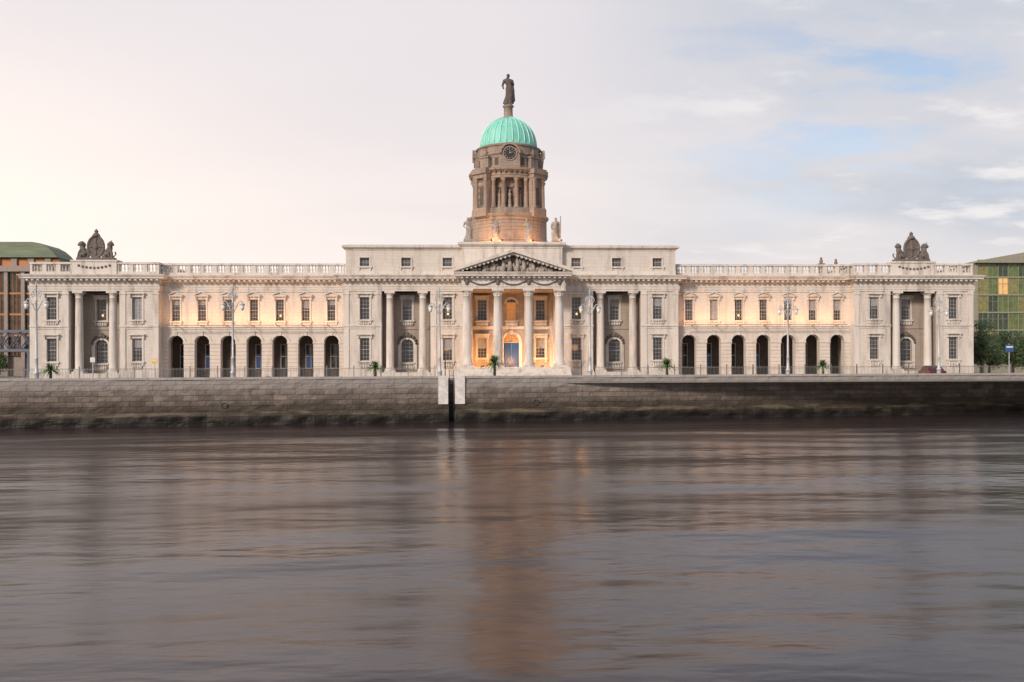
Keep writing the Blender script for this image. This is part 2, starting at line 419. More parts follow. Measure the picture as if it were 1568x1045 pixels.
YP=-1.2
for sx in (-1,1):
    pavilion(sx*12.75,YP,16,litset=({1} if sx<0 else {-1}))
    pavilion(sx*49.5,YP,16,litset=({'c'} if sx<0 else ()))
for sx in (-1,1):
    x0,x1=sorted((sx*20.25,sx*42.0)); ops=[]
    cxs=[sx*31.12+3.09*(i-3) for i in range(7)]
    for x in cxs: ops+=[(x,1.82,.0,5.22,True),(x,.98,6.95,9.55,False)]
    W.wall(x0,x1,0,ZC,0,ops,.28)
    for i,x in enumerate(cxs):
        window(x,.98,6.95,9.55,0,hood='tri',lit=(sx<0 and i==4) or (sx>0 and i==2),sur=.17)
        arch_frame(x,4.31,.91,0,.3)
        for s2 in (-1,1):
            xx=x+s2*.91; W.quad((xx,.28,0),(xx,1.0,0),(xx,1.0,4.31),(xx,.28,4.31))
        for k in range(12):
            t0,t1=pi*k/12,pi*(k+1)/12
            W.quad((x+.91*math.cos(t0),.28,4.31+.91*math.sin(t0)),(x+.91*math.cos(t1),.28,4.31+.91*math.sin(t1)),
                   (x+.91*math.cos(t1),1.0,4.31+.91*math.sin(t1)),(x+.91*math.cos(t0),1.0,4.31+.91*math.sin(t0)))
        G.quad((x-.6,3.75,1.2),(x+.6,3.75,1.2),(x+.6,3.75,4.2),(x-.6,3.75,4.2))
        if i in (1,3,5): DR.box(x-.58,x+.58,3.70,3.745,1.25,3.0)
        for dx in (-.64,0,.64): F.box(x+dx-.05,x+dx+.05,3.66,3.69,1.2,4.2)
        for z in (1.2,2.7,4.2): F.box(x-.7,x+.7,3.64,3.655,z-.05,z+.05)
    edges=[x0]+[c+s for c in cxs for s in (-.91,.91)]+[x1]
    for i in range(0,len(edges),2):
        a,b=edges[i],edges[i+1]
        T.box(a,b,-.07,.02,0,.55)
        T.box(a-(.06 if i else 0),b+(.06 if i<14 else 0),-.1,.3,4.2,4.4)
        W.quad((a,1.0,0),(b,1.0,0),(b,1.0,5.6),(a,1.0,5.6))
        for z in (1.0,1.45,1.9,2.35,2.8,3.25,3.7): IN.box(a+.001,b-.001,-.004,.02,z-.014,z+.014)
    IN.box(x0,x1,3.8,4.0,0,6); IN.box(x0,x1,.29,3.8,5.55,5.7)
    T.box(x0,x1,-.06,.02,5.95,6.2); T.box(x0,x1,-.17,.02,6.2,6.4)
    W.box(x0,x1,13,14,0,ZC)
    entab(x0-.2,x1+.2,0,14,dz=-.006,sides=False)
    balustrade(x0,x1,.05,14)
for sx in (-1,1):
    c=sx*49.5
    balustrade(c-7.5,c-2.6,YP+.1,3); balustrade(c+2.6,c+7.5,YP+.1,3)
    T.box(c-2.6,c+2.6,YP-.05,YP+1.4,ZC,13.95); T.box(c-2.75,c+2.75,YP-.15,YP+1.5,13.95,14.15)
    for xx in (c-7.45,c+7.05):
        T.box(xx,xx+.4,YP+.5,15,ZC,12.78); T.box(xx-.05,xx+.45,YP+.5,15,13.66,13.9)
        y=YP+.9
        while y<15: baluster(xx+.2,y,12.78,13.66); y+=.27
    for i in range(9):
        t=(i-4)/4; SC.ball((c+t*1.8,YP-.08,13.2+.28*t*t),.17,.1,.15,6,5)
    for dx,dy,h in ((-5.6,9,2.2),(-7.6,9,2.4),(5.4,9,1.7)) if sx>0 else ((-4.4,9,2.0),(5.4,9,1.5)):
        RF.box(c+dx-.3,c+dx+.3,dy-.3,dy+.3,ZC,ZC+h); RF.box(c+dx-.38,c+dx+.38,dy-.38,dy+.38,ZC+h,ZC+h+.15)
        RF.lathe(c+dx,dy,[(.16,ZC+h+.15),(.26,ZC+h+.45),(.14,ZC+h+.7),(.2,ZC+h+.8),(.05,ZC+h+1.0)],8)
ATT=[(0,15.35),(.06,15.38),(.06,15.5),(.22,15.58),(.42,15.7),(.44,15.92),(-.2,16.1)]
for sx in (-1,1):
    x0,x1=sorted((sx*6.05,sx*19.95)); ops=[(sx*12.75+d,1.15,13.45,14.5,False) for d in (-4.96,0,4.96)]
    W.wall(x0,x1,ZC,15.9,YP+.15,ops,.28)
    for o in ops:
        window(o[0],1.15,13.45,14.5,YP+.15,hood=None,rows=3,sur=.16,blind=0)
    for x in (x0,x1): W.quad((x,YP+.15,ZC),(x,15,ZC),(x,15,15.9),(x,YP+.15,15.9))
    W.quad((x0,15,ZC),(x1,15,ZC),(x1,15,15.9),(x0,15,15.9))
    T.ring(x0,x1,YP+.15,15,ATT)
    T.box(x0,x1,YP+.05,YP+.2,ZC,12.95)
T.ring(-6.05,6.05,YP-.55,14,[(0,ZC),(0,15.55),(.08,15.6),(.08,15.75),(.28,15.85),(.46,16.0),(.48,16.25),(-.1,16.38)])
# ---- portico
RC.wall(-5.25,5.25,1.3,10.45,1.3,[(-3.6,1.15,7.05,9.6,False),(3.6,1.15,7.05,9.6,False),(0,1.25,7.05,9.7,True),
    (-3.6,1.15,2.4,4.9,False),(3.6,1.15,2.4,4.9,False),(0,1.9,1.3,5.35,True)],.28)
for x in (-3.6,3.6):
    window(x,1.15,7.05,9.6,1.3,blind=0); window(x,1.15,2.4,4.9,1.3,blind=.5)
window(0,1.25,7.05,9.7,1.3,hood=None,sur=0,blind=0)
T.archband(0,9.075,.625,.9,1.2,1.33,11); arch_frame(0,4.4,.95,1.3,.34)
T.box(-1.35,-.95,1.2,1.32,1.3,4.4); T.box(.95,1.35,1.2,1.32,1.3,4.4)
T.box(-5.25,5.25,1.14,1.31,5.95,6.35)
for i in range(12):
    for x in (-3.6,0,3.6): baluster(x-.7+i*.127,1.05,6.36,6.95)
for x in (-3.6,0,3.6): T.box(x-.8,x+.8,.93,1.18,6.95,7.04)
LITF=MB(); LITF.quad((-.95,1.56,4.4),(.95,1.56,4.4),(.95,1.56,5.4),(-.95,1.56,5.4)); LITF.quad((-.55,1.557,7.1),(.55,1.557,7.1),(.55,1.557,9.3),(-.55,1.557,9.3))
for a in (30,60,90,120,150): 
    t=R(a); F.tube([(0,1.5,4.45),(.93*math.cos(t),1.5,4.42+.93*math.sin(t))],[.03,.03],6)
F.box(-.95,.95,1.4,1.55,4.28,4.4)
DR.box(-.93,-.01,1.42,1.5,1.3,4.28); DR.box(.01,.93,1.42,1.5,1.3,4.28)
for sx in (-1,1):
    for z0,z1 in ((1.5,2.5),(2.65,4.1)):
        DR.box(sx*.47-.32,sx*.47+.32,1.39,1.425,z0,z1)
for sx in (-1,1):
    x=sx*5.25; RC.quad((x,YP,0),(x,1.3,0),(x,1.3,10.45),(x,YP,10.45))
    T.box(*sorted((sx*5.25,sx*4.75)),.9,1.31,1.3,10.45)
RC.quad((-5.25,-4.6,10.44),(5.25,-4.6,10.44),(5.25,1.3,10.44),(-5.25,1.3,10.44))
for x in (-5.42,-1.81,1.81,5.42): column(x,-4.15,1.3,10.45,.56,True)
for sx in (-1,1):
    T.box(sx*5.42-.42,sx*5.42+.42,YP-.28,YP+.02,1.3,10.45)
T.ring(-6.0,6.0,-4.7,YP-.02,[(o*.9,z+.004) for o,z in ENT])
n=20
for i in range(n+1):
    x=-6+12*i/n; T.box(x-.12,x+.12,-5.3,-4.8,11.68,11.88)
for x in (-5.42,-1.81,1.81,5.42):
    SC.ball((x,-4.85,11.2),.26,.16,.36,8,6); SC.ball((x-.25,-4.82,11.4),.14,.1,.1,6,4); SC.ball((x+.25,-4.82,11.4),.14,.1,.1,6,4)
for x in (-3.61,0,3.61):
    for i in range(17):
        t=(i-8)/8; SC.ball((x+t*1.45,-4.84,10.92+.46*t*t),.12,.12,.13,6,4)
zb=12.46; ap=15.0; hw=6.9
SC.prism([(-6.0,zb),(6.0,zb),(0,ap-.45)],-4.3,YP-.5)
for sx in (-1,1):
    T.prism([(sx*hw,zb-.02),(0,ap-.32),(0,ap+.02),(sx*(hw+.12),zb+.3)],-5.55,YP-.5)
    T.prism([(sx*(hw-.5),zb+.0),(0,ap-.58),(0,ap-.322),(sx*(hw-.02),zb+.0)],-5.15,YP-.5)
    for i in range(1,13):
        t=i/13; x=sx*(hw-.5)*(1-t); z=zb+(ap-.58-zb)*t
        T.box(x-.12,x+.12,-5.35,-4.4,z-.12,z+.05)
random.seed(3)
PD=MB()
for i in range(64):
    x=random.uniform(-4.8,4.8); top=(1-abs(x)/6.2)*2.05
    z=zb+.15+random.random()*max(.1,top-.55)
    PD.ball((x,-4.38,z),random.uniform(.13,.3),.24,random.uniform(.2,.42)*(.6+.4*top/2),8,6)
for x in (-3.4,-2.3,-1.2,-.45,.45,1.2,2.3,3.4):
    top=(1-abs(x)/6.2)*2.0; PD.ball((x,-4.6,zb+top-.38),.15,.15,.18,8,6)
    PD.tube([(x,-4.5,zb+.05),(x+.1,-4.55,zb+top*.4),(x,-4.55,zb+top-.5)],[.3,.24,.2],8)
T.box(-6.6,6.6,-5.2,1.3,0,1.3)
for i in range(6): T.box(-6.6,6.6,-5.2-.36*(i+1),-5.2-.36*i,0,1.3-.2*(i+1))
# ---- drum and dome (modelled around dx,dy then scaled to size)
dx,dy=0,13.8
DK=MB(); DK.lathe(dx,dy,[(5.3,12.5),(5.3,18.1),(5.42,18.15),(5.42,18.4),(5.25,18.5),(5.2,21.2),(5.35,21.25),(5.5,21.45),(5.5,21.6),(5.1,21.8),(5.05,22.4),(4.2,22.42)],64,sm=False)
DL=MB()
for z in (18.95,19.4,19.85,20.3,20.75): DL.lathe(dx,dy,[(5.215,z-.02),(5.235,z-.02),(5.235,z+.02),(5.215,z+.02)],64,cap=False)
DK.lathe(dx,dy,[(3.95,22.4),(3.95,26.6)],64,sm=False)
DG=MB()
def radial(mb,ang,r,sx,sy,z0,z1): mb.rbox(dx,dy,ang,sx,sy,z0,z1,r=r)
DC=MB()
def dcol(a,r,z0,z1,rad):
    x=dx+r*math.sin(a)*-1; y=dy+r*math.cos(a)
    DC.lathe(x,y,[(rad*1.4,z0),(rad*1.4,z0+.12),(rad*1.2,z0+.2),(rad,z0+.28),(rad,z0+1.4),(rad*.85,z1-.42),(rad*1.05,z1-.38),(rad*.9,z1-.33),(rad*1.35,z1-.12),(rad*1.4,z1)],14)
CLK=MB(); CLH=MB()
for q in range(4):
    a=q*pi/2
    for d in (-27,-10.5,10.5,27): dcol(a+R(d),4.72,22.42,26.4,.29)
    for d in (-18.7,0,18.7):
        aa=a+R(d); radial(DG,aa,3.98,.72 if d==0 else .6,.06,22.9,25.3)
        radial(DC,aa,3.97,1.0 if d==0 else .85,.14,25.3,25.5); radial(DC,aa,3.97,1.0,.2,22.6,22.85)
        r=4.25; x=dx-r*math.sin(aa); y=dy+r*math.cos(aa)
        DC.lathe(x,y,[(.3,22.45),(.3,22.8),(.22,22.85),(.24,23.3),(.17,23.8),(.25,24.3),(.08,24.5),(.14,24.62),(.13,24.8),(.02,24.9)],10)
    b=a+pi/4
    radial(DK,b,4.55,2.3,1.5,22.41,26.45); radial(DG,b,5.3,.7,.03,22.9,25.2)
    for s2 in (-1,1):
        ca,sa=math.cos(b),math.sin(b); ox=s2*.85; oy=5.42
        x=dx+ox*ca-oy*sa; y=dy+ox*sa+oy*ca; rad=.27
        DC.lathe(x,y,[(rad*1.4,22.42),(rad*1.4,22.55),(rad,22.7),(rad,23.8),(rad*.85,26.0),(rad*1.3,26.28),(rad*1.4,26.4)],14)
    radial(DK,b,4.9,2.5,1.7,21.3,22.43)
    radial(DC,b,4.85,2.5,1.7,26.402,26.95); radial(DC,b,4.95,2.8,2.0,26.95,27.45); radial(DC,b,4.9,2.6,1.8,27.45,27.7)
    radial(DK,b,4.35,1.5,.9,27.7,29.2); radial(DC,b,4.4,1.7,1.05,29.2,29.4)
    x=dx-4.5*math.sin(b); y=dy+4.5*math.cos(b)
    DC.lathe(x,y,[(.2,29.4),(.15,29.6),(.36,29.9),(.3,30.1),(.12,30.2),(.04,30.5)],10)
DK.lathe(dx,dy,[(4.3,26.41),(4.95,26.41),(4.95,26.7),(5.0,26.72),(5.0,26.98),(4.95,27.0),(4.95,27.2),(5.3,27.3),(5.45,27.4),(5.45,27.6),(5.0,27.75),(4.35,27.8),(4.3,28.0),(4.3,29.5),(4.42,29.6),(4.5,29.75),(4.42,29.85),(4.3,29.9),(4.3,30.7),(4.45,30.8),(4.5,30.95),(4.1,31.1),(3.9,31.2)],64,sm=False)
for i in range(48):
    a=2*pi*i/48; radial(DC,a,5.22,.16,.3,27.08,27.26)
for q in range(4):
    a=q*pi/2
    radial(DK,a,4.3,2.7,.7,27.75,30.3)
    M4=Matrix.Translation((dx,dy,0))@Matrix.Rotation(a+pi,4,'Z')
    def addx(src,dst):
        dst.add([M4@Vector(p) for p in src.v],src.f,False)
    t=MB(); t.archband(0,29.6,1.15,1.42,-4.95,-4.5,14); t.archband(0,29.6,.82,.98,-4.75,-4.6,20,0,2*pi); addx(t,DC)
    t=MB(); t.prism([(.82*math.cos(2*pi*i/24),29.6+.82*math.sin(2*pi*i/24)) for i in range(24)],-4.7,-4.6); addx(t,CLK)
    t=MB()
    for i in range(12):
        b=2*pi*i/12; c0,s0=math.cos(b),math.sin(b)
        t.prism([(.55*c0-.03*s0,29.6+.55*s0+.03*c0),(.72*c0-.03*s0,29.6+.72*s0+.03*c0),(.72*c0+.03*s0,29.6+.72*s0-.03*c0),(.55*c0+.03*s0,29.6+.55*s0-.03*c0)],-4.73,-4.69)
    t.prism([(-.03,29.5),(.03,29.5),(.02,30.2),(-.02,30.2)],-4.75,-4.72); t.prism([(-.1,29.57),(.4,29.75),(.4,29.8),(-.1,29.64)],-4.77,-4.74)
    addx(t,CLH)
    for d in (-24,24,-36,36):
        radial(DG,a+R(d),4.31,.5,.05,28.2,29.2); radial(DC,a+R(d),4.31,.7,.09,29.2,29.35)
CU=MB(); CR=MB(); prof=[(3.92,31.2),(3.95,31.3)]
for k in range(0,17):
    t=k/17*pi/2; prof.append((3.85*math.cos(t)**.92 if k else 3.85,31.35+4.15*math.sin(t)))
CU.lathe(dx,dy,prof,64)
for i in range(28):
    a=2*pi*(i+.5)/28; pts=[];rr=[]
    for k in range(0,17):
        t=k/17*pi/2; r=3.87*(math.cos(t)**.92)+.02; pts.append((dx+r*math.cos(a),dy+r*math.sin(a),31.35+4.17*math.sin(t))); rr.append(.075-.04*k/17)
    CR.tube(pts,rr,5)
DC.lathe(dx,dy,[(.95,35.2),(.95,35.45),(.78,35.55),(.62,35.8),(.6,36.9),(.75,37.0),(.78,37.15),(.6,37.25)],20)
K=.955; DY=8.5
for mb in (DK,DC,DG,DL,CU,CR,CLK,CLH):
    mb.v=[(x*K,DY+(y-dy)*K,1.65+(z-1.65)*K) for x,y,z in mb.v]

W.obj('walls',M_stone,CH); T.obj('cornices_and_trim',M_trim,CH); G.obj('window_panes',M_glass,CH); F.obj('sash_frames',M_frame,CH)
RC.obj('recessed_walls',M_recess_shade,CH)
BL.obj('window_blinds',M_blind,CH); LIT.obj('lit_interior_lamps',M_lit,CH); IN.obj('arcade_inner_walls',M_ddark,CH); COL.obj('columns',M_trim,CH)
BAL.obj('balusters',M_trim,CH); RF.obj('roof_urns',plain('urn_stone',(.22,.15,.12)),CH); SC.obj('carved_swags',M_sculpt,CH); PD.obj('pediment_figures',M_pale,CH); DR.obj('entrance_doors',M_door,CH)
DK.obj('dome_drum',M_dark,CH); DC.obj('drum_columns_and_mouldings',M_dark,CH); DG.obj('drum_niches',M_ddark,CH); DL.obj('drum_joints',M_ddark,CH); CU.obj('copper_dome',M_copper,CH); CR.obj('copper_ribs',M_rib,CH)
CLK.obj('clock_faces',M_clock,CH); CLH.obj('clock_hands_and_numerals',M_gold,CH)
LITF.obj('fanlight_glow',plain('fanlight_amber',(.5,.25,.1),.5,0,.5,4,(1,.36,.08),.35),CH)

# ------------------------------------------------------------------ statues
def statue(name,loc,h,mat,armL,armR,prop=None,ped=.0,pedr=.5,cont=.0,face=0):
    b=MB(); n=20; vs=[];fs=[]
    secs=[(0,.17,.15),(.08,.165,.14),(.25,.145,.125),(.42,.135,.115),(.5,.14,.115),(.60,.105,.085),(.68,.125,.095),(.76,.145,.095),(.81,.135,.08),(.835,.06,.055),(.87,.045,.05)]
    for z,rx,ry in secs:
        off=cont*math.sin(z*pi*1.3)*.06
        for i in range(n):
            a=2*pi*i/n; fold=1+(.10*math.cos(a*6+z*5) if z<.55 else .03*math.cos(a*5+z*9))
            vs.append(((off+rx*fold*math.cos(a))*h,ry*fold*math.sin(a)*h,z*h+ped))
    for k in range(len(secs)-1):
        for i in range(n):
            j=(i+1)%n; fs.append((k*n+i,k*n+j,(k+1)*n+j,(k+1)*n+i))
    fs.append(tuple(range(n))[::-1]); fs.append(tuple(range((len(secs)-1)*n,len(secs)*n)))
    b.add(vs,fs,True)
    b.ball((0,-.008*h,.925*h+ped),.052*h,.062*h,.072*h); b.ball((0,.02*h,.95*h+ped),.06*h,.06*h,.055*h)
    b.ball((0,-.065*h,.918*h+ped),.013*h,.018*h,.02*h,6,4)
    for sg,arm in ((-1,armL),(1,armR)):
        s0=(sg*.125*h,0,.785*h+ped); pts=[s0]+[(p[0]*h,p[1]*h,p[2]*h+ped) for p in arm]
        b.tube(pts,[.05*h,.038*h,.024*h][:len(pts)],8); b.ball(pts[-1],.028*h,.028*h,.035*h,8,6)
    b.tube([(.11*h,.03*h,.8*h+ped),(.14*h,.07*h,.5*h+ped),(.15*h,.08*h,.1*h+ped)],[(.05*h,.04*h),(.07*h,.04*h),(.09*h,.05*h)],8)
    if prop=='staff': p=armR[-1]; b.tube([(p[0]*h+.01,p[1]*h,.02*h+ped),(p[0]*h,p[1]*h,1.05*h+ped)],[.016*h+.02,.016*h+.02],6)
    if prop=='anchor':
        p=armL[-1]; x=p[0]*h; y=p[1]*h
        b.tube([(x,y,.02+ped),(x,y,.55*h+ped)],[.05,.05],6)
        b.tube([(x-.14*h,y,.16*h+ped),(x-.1*h,y,.05*h+ped),(x,y,.02*h+ped),(x+.1*h,y,.05*h+ped),(x+.14*h,y,.16*h+ped)],[.03,.05,.06,.05,.03],6)
        b.tube([(x-.08*h,y,.48*h+ped),(x+.08*h,y,.48*h+ped)],[.035,.035],6)
    if prop=='basket': b.lathe(.0,0,[(.06*h,.98*h+ped),(.09*h,1.03*h+ped),(.09*h,1.06*h+ped)],10)
    if ped:
        b.box(-pedr,pedr,-pedr,pedr,0,ped*.85); b.box(-pedr*.85,pedr*.85,-pedr*.85,pedr*.85,ped*.84,ped+.03)
    e=empty(name,loc); e.rotation_euler[2]=face
    b.obj('draped_figure',mat,e,remesh=.04); return e
zt=16.36; ys=YP-.1
statue('stone_statue',(-5.3,ys,zt),2.7,M_pale,[(-.2,-.03,.6),(-.12,-.14,.52)],[(.19,-.02,.62),(.24,-.1,.72)],'staff',.3,.55,1)
statue('stone_statue',(-1.85,ys,zt),2.5,M_pale,[(-.2,-.03,.6),(-.22,-.08,.45)],[(.19,-.05,.62),(.1,-.16,.66)],'anchor',.25,.5,-1)
statue('stone_statue',(1.85,ys,zt),2.5,M_pale,[(-.2,-.05,.65),(-.12,-.16,.7)],[(.19,-.02,.6),(.2,-.05,.43)],'basket',.25,.5,1)
statue('stone_statue',(5.3,ys,zt),2.7,M_pale,[(-.2,0,.62),(-.2,-.1,.5)],[(.2,-.02,.66),(.2,-.12,.85)],'staff',.3,.55,-1)
statue('commerce_statue',(0,DY,1.65+(37.2-1.65)*K),3.95,M_dstat,[(-.19,-.02,.6),(-.16,-.12,.48)],[(.17,-.02,.62),(.1,-.13,.7)],None,.25,.55,1)

def coat_of_arms(loc):
    e=empty('coat_of_arms_sculpture',loc); b=MB()
    b.box(-2.2,2.2,-.45,.5,0,.3)
    prof=[]
    for k in range(28):
        a=2*pi*k/28; prof.append((math.cos(a)*.85,1.6+math.sin(a)*1.15))
    b.prism(prof,-.18,.25)
    for k in range(28):
        a=2*pi*k/28; a2=2*pi*(k+1)/28
        b.tube([(math.cos(a)*.93,-.15,1.6+math.sin(a)*1.25),(math.cos(a2)*.93,-.15,1.6+math.sin(a2)*1.25)],[.16,.16],6)
    b.box(-.07,.07,-.26,-.1,.6,2.6); b.box(-.75,.75,-.26,-.1,1.55,1.68)
    b.ball((.02,-.25,1.6),.25,.12,.33)
    b.lathe(0,0,[(.42,2.8),(.5,2.92),(.42,3.0),(.36,3.15),(.16,3.3),(.14,3.35)],12)
    b.ball((0,0,3.45),.24,.2,.24); b.tube([(0,0,3.5),(0,0,3.75)],[.1,.07],6)
    for sg in (-1,1): # lion / unicorn reclining beside the shield, looking outwards
        b.tube([(sg*1.15,.05,.5),(sg*1.4,0,1.0),(sg*1.6,-.05,1.45),(sg*1.68,-.05,1.7)],[(.45,.38),(.42,.34),(.34,.3),(.26,.24)],10)
        b.ball((sg*1.72,-.1,1.95),.33,.30,.31); b.tube([(sg*1.75,-.1,1.95),(sg*2.1,-.15,1.83)],[.2,.14],8)
        b.ball((sg*1.55,.05,1.85),.32,.30,.36)
        b.tube([(sg*1.65,-.15,1.35),(sg*1.9,-.3,.9),(sg*1.98,-.35,.35)],[.2,.15,.15],8)
        b.tube([(sg*1.2,-.3,.6),(sg*1.6,-.38,.75),(sg*1.65,-.4,.35)],[.28,.22,.15],8)
        b.tube([(sg*.95,.2,.4),(sg*1.9,.3,.45),(sg*2.2,.25,.8),(sg*2.1,.2,1.05)],[.1,.09,.08,.12],6)
        if sg>0: b.tube([(sg*1.75,-.15,2.15),(sg*1.92,-.2,2.45)],[.06,.04],6)
        for q in (-.06,.14): b.ball((sg*(1.64+q),.02,2.24),.07,.07,.1,6,4)
        for k in range(6): b.ball((sg*(.85+.12*k),-.2,.42+.05*(k%2)),.16,.18,.16,6,5)
    b.obj('carved_royal_arms',M_sculpt,e,remesh=.05)
coat_of_arms((-49.5,YP+.6,14.15)); coat_of_arms((49.5,YP+.6,14.15))

# ------------------------------------------------------------------ ground, quay, river
SL=.15
def qy(x): return -26+SL*x
WZ=-3.65; QT=.36
def strip(name,mat,x0,x1,f0,f1,z,z2=None):
    b=MB()
    A=[(x0,f0(x0),z),(x1,f0(x1),z),(x1,f1(x1),z),(x0,f1(x0),z)]
    if z2 is None: b.add(A,[(0,1,2,3)])
    else:
        B=[(p[0],p[1],z2) for p in A]
        b.add(A+B,[(0,3,2,1),(4,5,6,7),(0,1,5,4),(1,2,6,5),(2,3,7,6),(3,0,4,7)])
    return b.obj(name,mat)
strip('ground',M_ground,-2500,2500,lambda x:qy(max(-400,min(400,x)))+.4,lambda x:3500,-.16)
strip('pavement',M_pave,-200,200,lambda x:qy(x)+.4,lambda x:qy(x)+3.6,-.15,0)
strip('road',M_road,-200,200,lambda x:qy(x)+3.6,lambda x:qy(x)+11.4,-.15,-.12)
strip('road_centre_line',M_white,-200,200,lambda x:qy(x)+7.4,lambda x:qy(x)+7.52,-.116)
strip('forecourt_pavement',M_pave,-200,200,lambda x:qy(x)+11.4,lambda x:30,-.15,-.001)
wt=MB(); wt.quad((-2500,-2500,WZ),(2500,-2500,WZ),(2500,400,WZ),(-2500,400,WZ)); wt.obj('river_water',M_water)
QW=empty('quay_wall'); q=MB()
def qsec(x0,x1,step=.35):
    nx=max(2,int((x1-x0)/step)); zs=[WZ-.5+ i*((QT-WZ+.5)/24) for i in range(25)]
    vs=[];fs=[]
    for i in range(nx+1):
        x=x0+(x1-x0)*i/nx
        for z in zs:
            edge=0 if (i==0 or i==nx) else 1
            d=.08*noise.fractal(Vector((x*.9,z*1.5,0)),1,2,4)*edge
            foot=max(0,(-2.6+.25*noise.noise(Vector((x*.35,7,0)))-z))
            ft=min(.4,foot*3)*( .6+.6*noise.noise(Vector((x*.8,3,z))))
            batter=(QT-z)*.05
            vs.append((x,qy(x)-batter-max(ft,0)-d,z))
    m=len(zs)
    for i in range(nx):
        for k in range(m-1): fs.append((i*m+k,(i+1)*m+k,(i+1)*m+k+1,i*m+k+1))
    q.add(vs,fs,False)
    q.quad((x0,qy(x0),QT),(x1,qy(x1),QT),(x1,qy(x1)+.5,QT),(x0,qy(x0)+.5,QT))
    q.quad((x0,qy(x0)+.5,-.3),(x1,qy(x1)+.5,-.3),(x1,qy(x1)+.5,QT),(x0,qy(x0)+.5,QT))
SX0,SX1=-7.0,-6.5
qsec(-130,SX0); qsec(SX1,130)
for a,b in ((-400,-130),(130,400)): q.quad((a,qy(a),-4),(b,qy(b),-4),(b,qy(b),QT),(a,qy(a),QT))
q.quad((SX0,qy(SX0)+.9,-4),(SX1,qy(SX1)+.9,-4),(SX1,qy(SX1)+.9,.2),(SX0,qy(SX0)+.9,.2))
for x in (SX0,SX1): q.quad((x,qy(x)-.4,-4),(x,qy(x)+.9,-4),(x,qy(x)+.9,QT),(x,qy(x)-.0,QT))
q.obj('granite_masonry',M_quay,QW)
cp=MB()
x=-130
while x<130:
    x2=x+1.8
    if not (x<SX1+.05 and x2>SX0-.05):
        dz=random.uniform(-.012,.012); a,b=x+.008,x2-.008
        P=[(a,qy(a)-.07,QT+.003),(b,qy(b)-.07,QT+.003),(b,qy(b)+.56,QT+.003),(a,qy(a)+.56,QT+.003)]
        cp.add(P+[(p[0],p[1],QT+.21+dz) for p in P],[(0,3,2,1),(4,5,6,7),(0,1,5,4),(1,2,6,5),(2,3,7,6),(3,0,4,7)])
    x=x2
cp.obj('coping_stones',M_cope,QW)
wp=MB()
for a,b in ((SX0-.95,SX0-.06),(SX1+.06,SX1+.98)):
    P=[(a,qy(a)-.24,-2.0),(b,qy(b)-.24,-2.0),(b,qy(b)+.3,-2.0),(a,qy(a)+.3,-2.0)]
    wp.add(P+[(p[0],p[1]+(.06 if i<2 else 0),QT+.24) for i,p in enumerate(P)],[(0,3,2,1),(4,5,6,7),(0,1,5,4),(1,2,6,5),(2,3,7,6),(3,0,4,7)])
wp.obj('painted_marker_slabs',plain('marker_white',(.78,.75,.71),.7,0,.35,2),QW)
ld=MB()
for x in (SX0+.06,SX1-.06): ld.tube([(x,qy(x)+.2,-3.9),(x,qy(x)+.2,.9),(x,qy(x)+.6,1.1)],[.03]*3,6)
for i in range(15): ld.tube([(SX0+.06,qy(SX0)+.2,-3.6+i*.3),(SX1-.06,qy(SX1)+.2,-3.6+i*.3)],[.02,.02],6)
ld.obj('iron_ladder',M_iron,QW)
hb=MB()
for x in (-26.6,1.1,33,-48,55):
    hb.tube([(x+.25*math.cos(t),qy(x)-.2,-1.9+.25*math.sin(t)) for t in [i*pi/6 for i in range(13)]],[.04]*13,5)
hb.obj('mooring_rings',M_iron,QW)
RL=empty('iron_railing'); r=MB()
for (a,b) in ((-57,-9),(9,57)):
    x=a
    while x<=b:
        r.box(x-.012,x+.012,-9.012,-8.988,0,1.35); x+=.16
    x=a
    while x<=b: r.box(x-.05,x+.05,-9.05,-8.95,0,1.55); x+=3
    r.box(a,b,-9.02,-8.98,.2,.24); r.box(a,b,-9.02,-8.98,1.2,1.24)
r.obj('bars',plain('railing_paint',(.20,.20,.20)),RL)

# ------------------------------------------------------------------ street lamps
def lamp(loc,sc=1,first=None):
    if first: return inst(first,'street_lamp',loc,0,sc)
    e=empty('street_lamp',loc); b=MB()
    b.lathe(0,0,[(.28,0),(.28,.12),(.22,.18),(.21,.9),(.25,.95),(.25,1.02),(.15,1.15),(.13,2.2),(.16,2.24),(.16,2.3),(.11,2.36),(.08,7.2),(.12,7.25),(.08,7.35),(.06,8.5),(.1,8.55),(.04,8.7),(.08,8.8),(.01,9.0)],12)
    for sg in (-1,1):
        b.tube([(0,0,6.3),(sg*.2,0,6.65),(sg*.4,0,7.1),(sg*.6,0,7.4),(sg*.75,0,7.45),(sg*.85,0,7.3)],[.045,.05,.05,.04,.04,.04],6)
        b.tube([(0,0,8.3),(sg*.3,0,8.15),(sg*.45,0,7.85),(sg*.3,0,7.6),(sg*.15,0,7.7),(sg*.18,0,7.85),(sg*.28,0,7.87)],[.04]*7,6)
        b.tube([(0,0,7.2),(sg*.3,0,6.9),(sg*.45,0,7.0),(sg*.4,0,7.15)],[.035]*4,6)
        b.lathe(sg*.85,0,[(.03,7.32),(.1,7.26),(.24,7.12),(.25,7.06),(.05,7.05)],10)
        for k in range(3): b.ball((sg*.22+(.09*math.cos(k*2.1)),0,8.05+.09*math.sin(k*2.1)),.08,.03,.08,6,4)
    b.obj('ornate_post',M_lampgrey,e)
    g=MB()
    for sg in (-1,1): g.lathe(sg*.85,0,[(.05,6.55),(.14,6.63),(.21,7.04),(.05,7.048)],10)
    g.obj('lanterns',M_lantern,e); return e
xs=[-42.6,-26.4,-7.9,6.6,27.2,44.2]
L0=lamp((xs[0],qy(xs[0])+2,0))
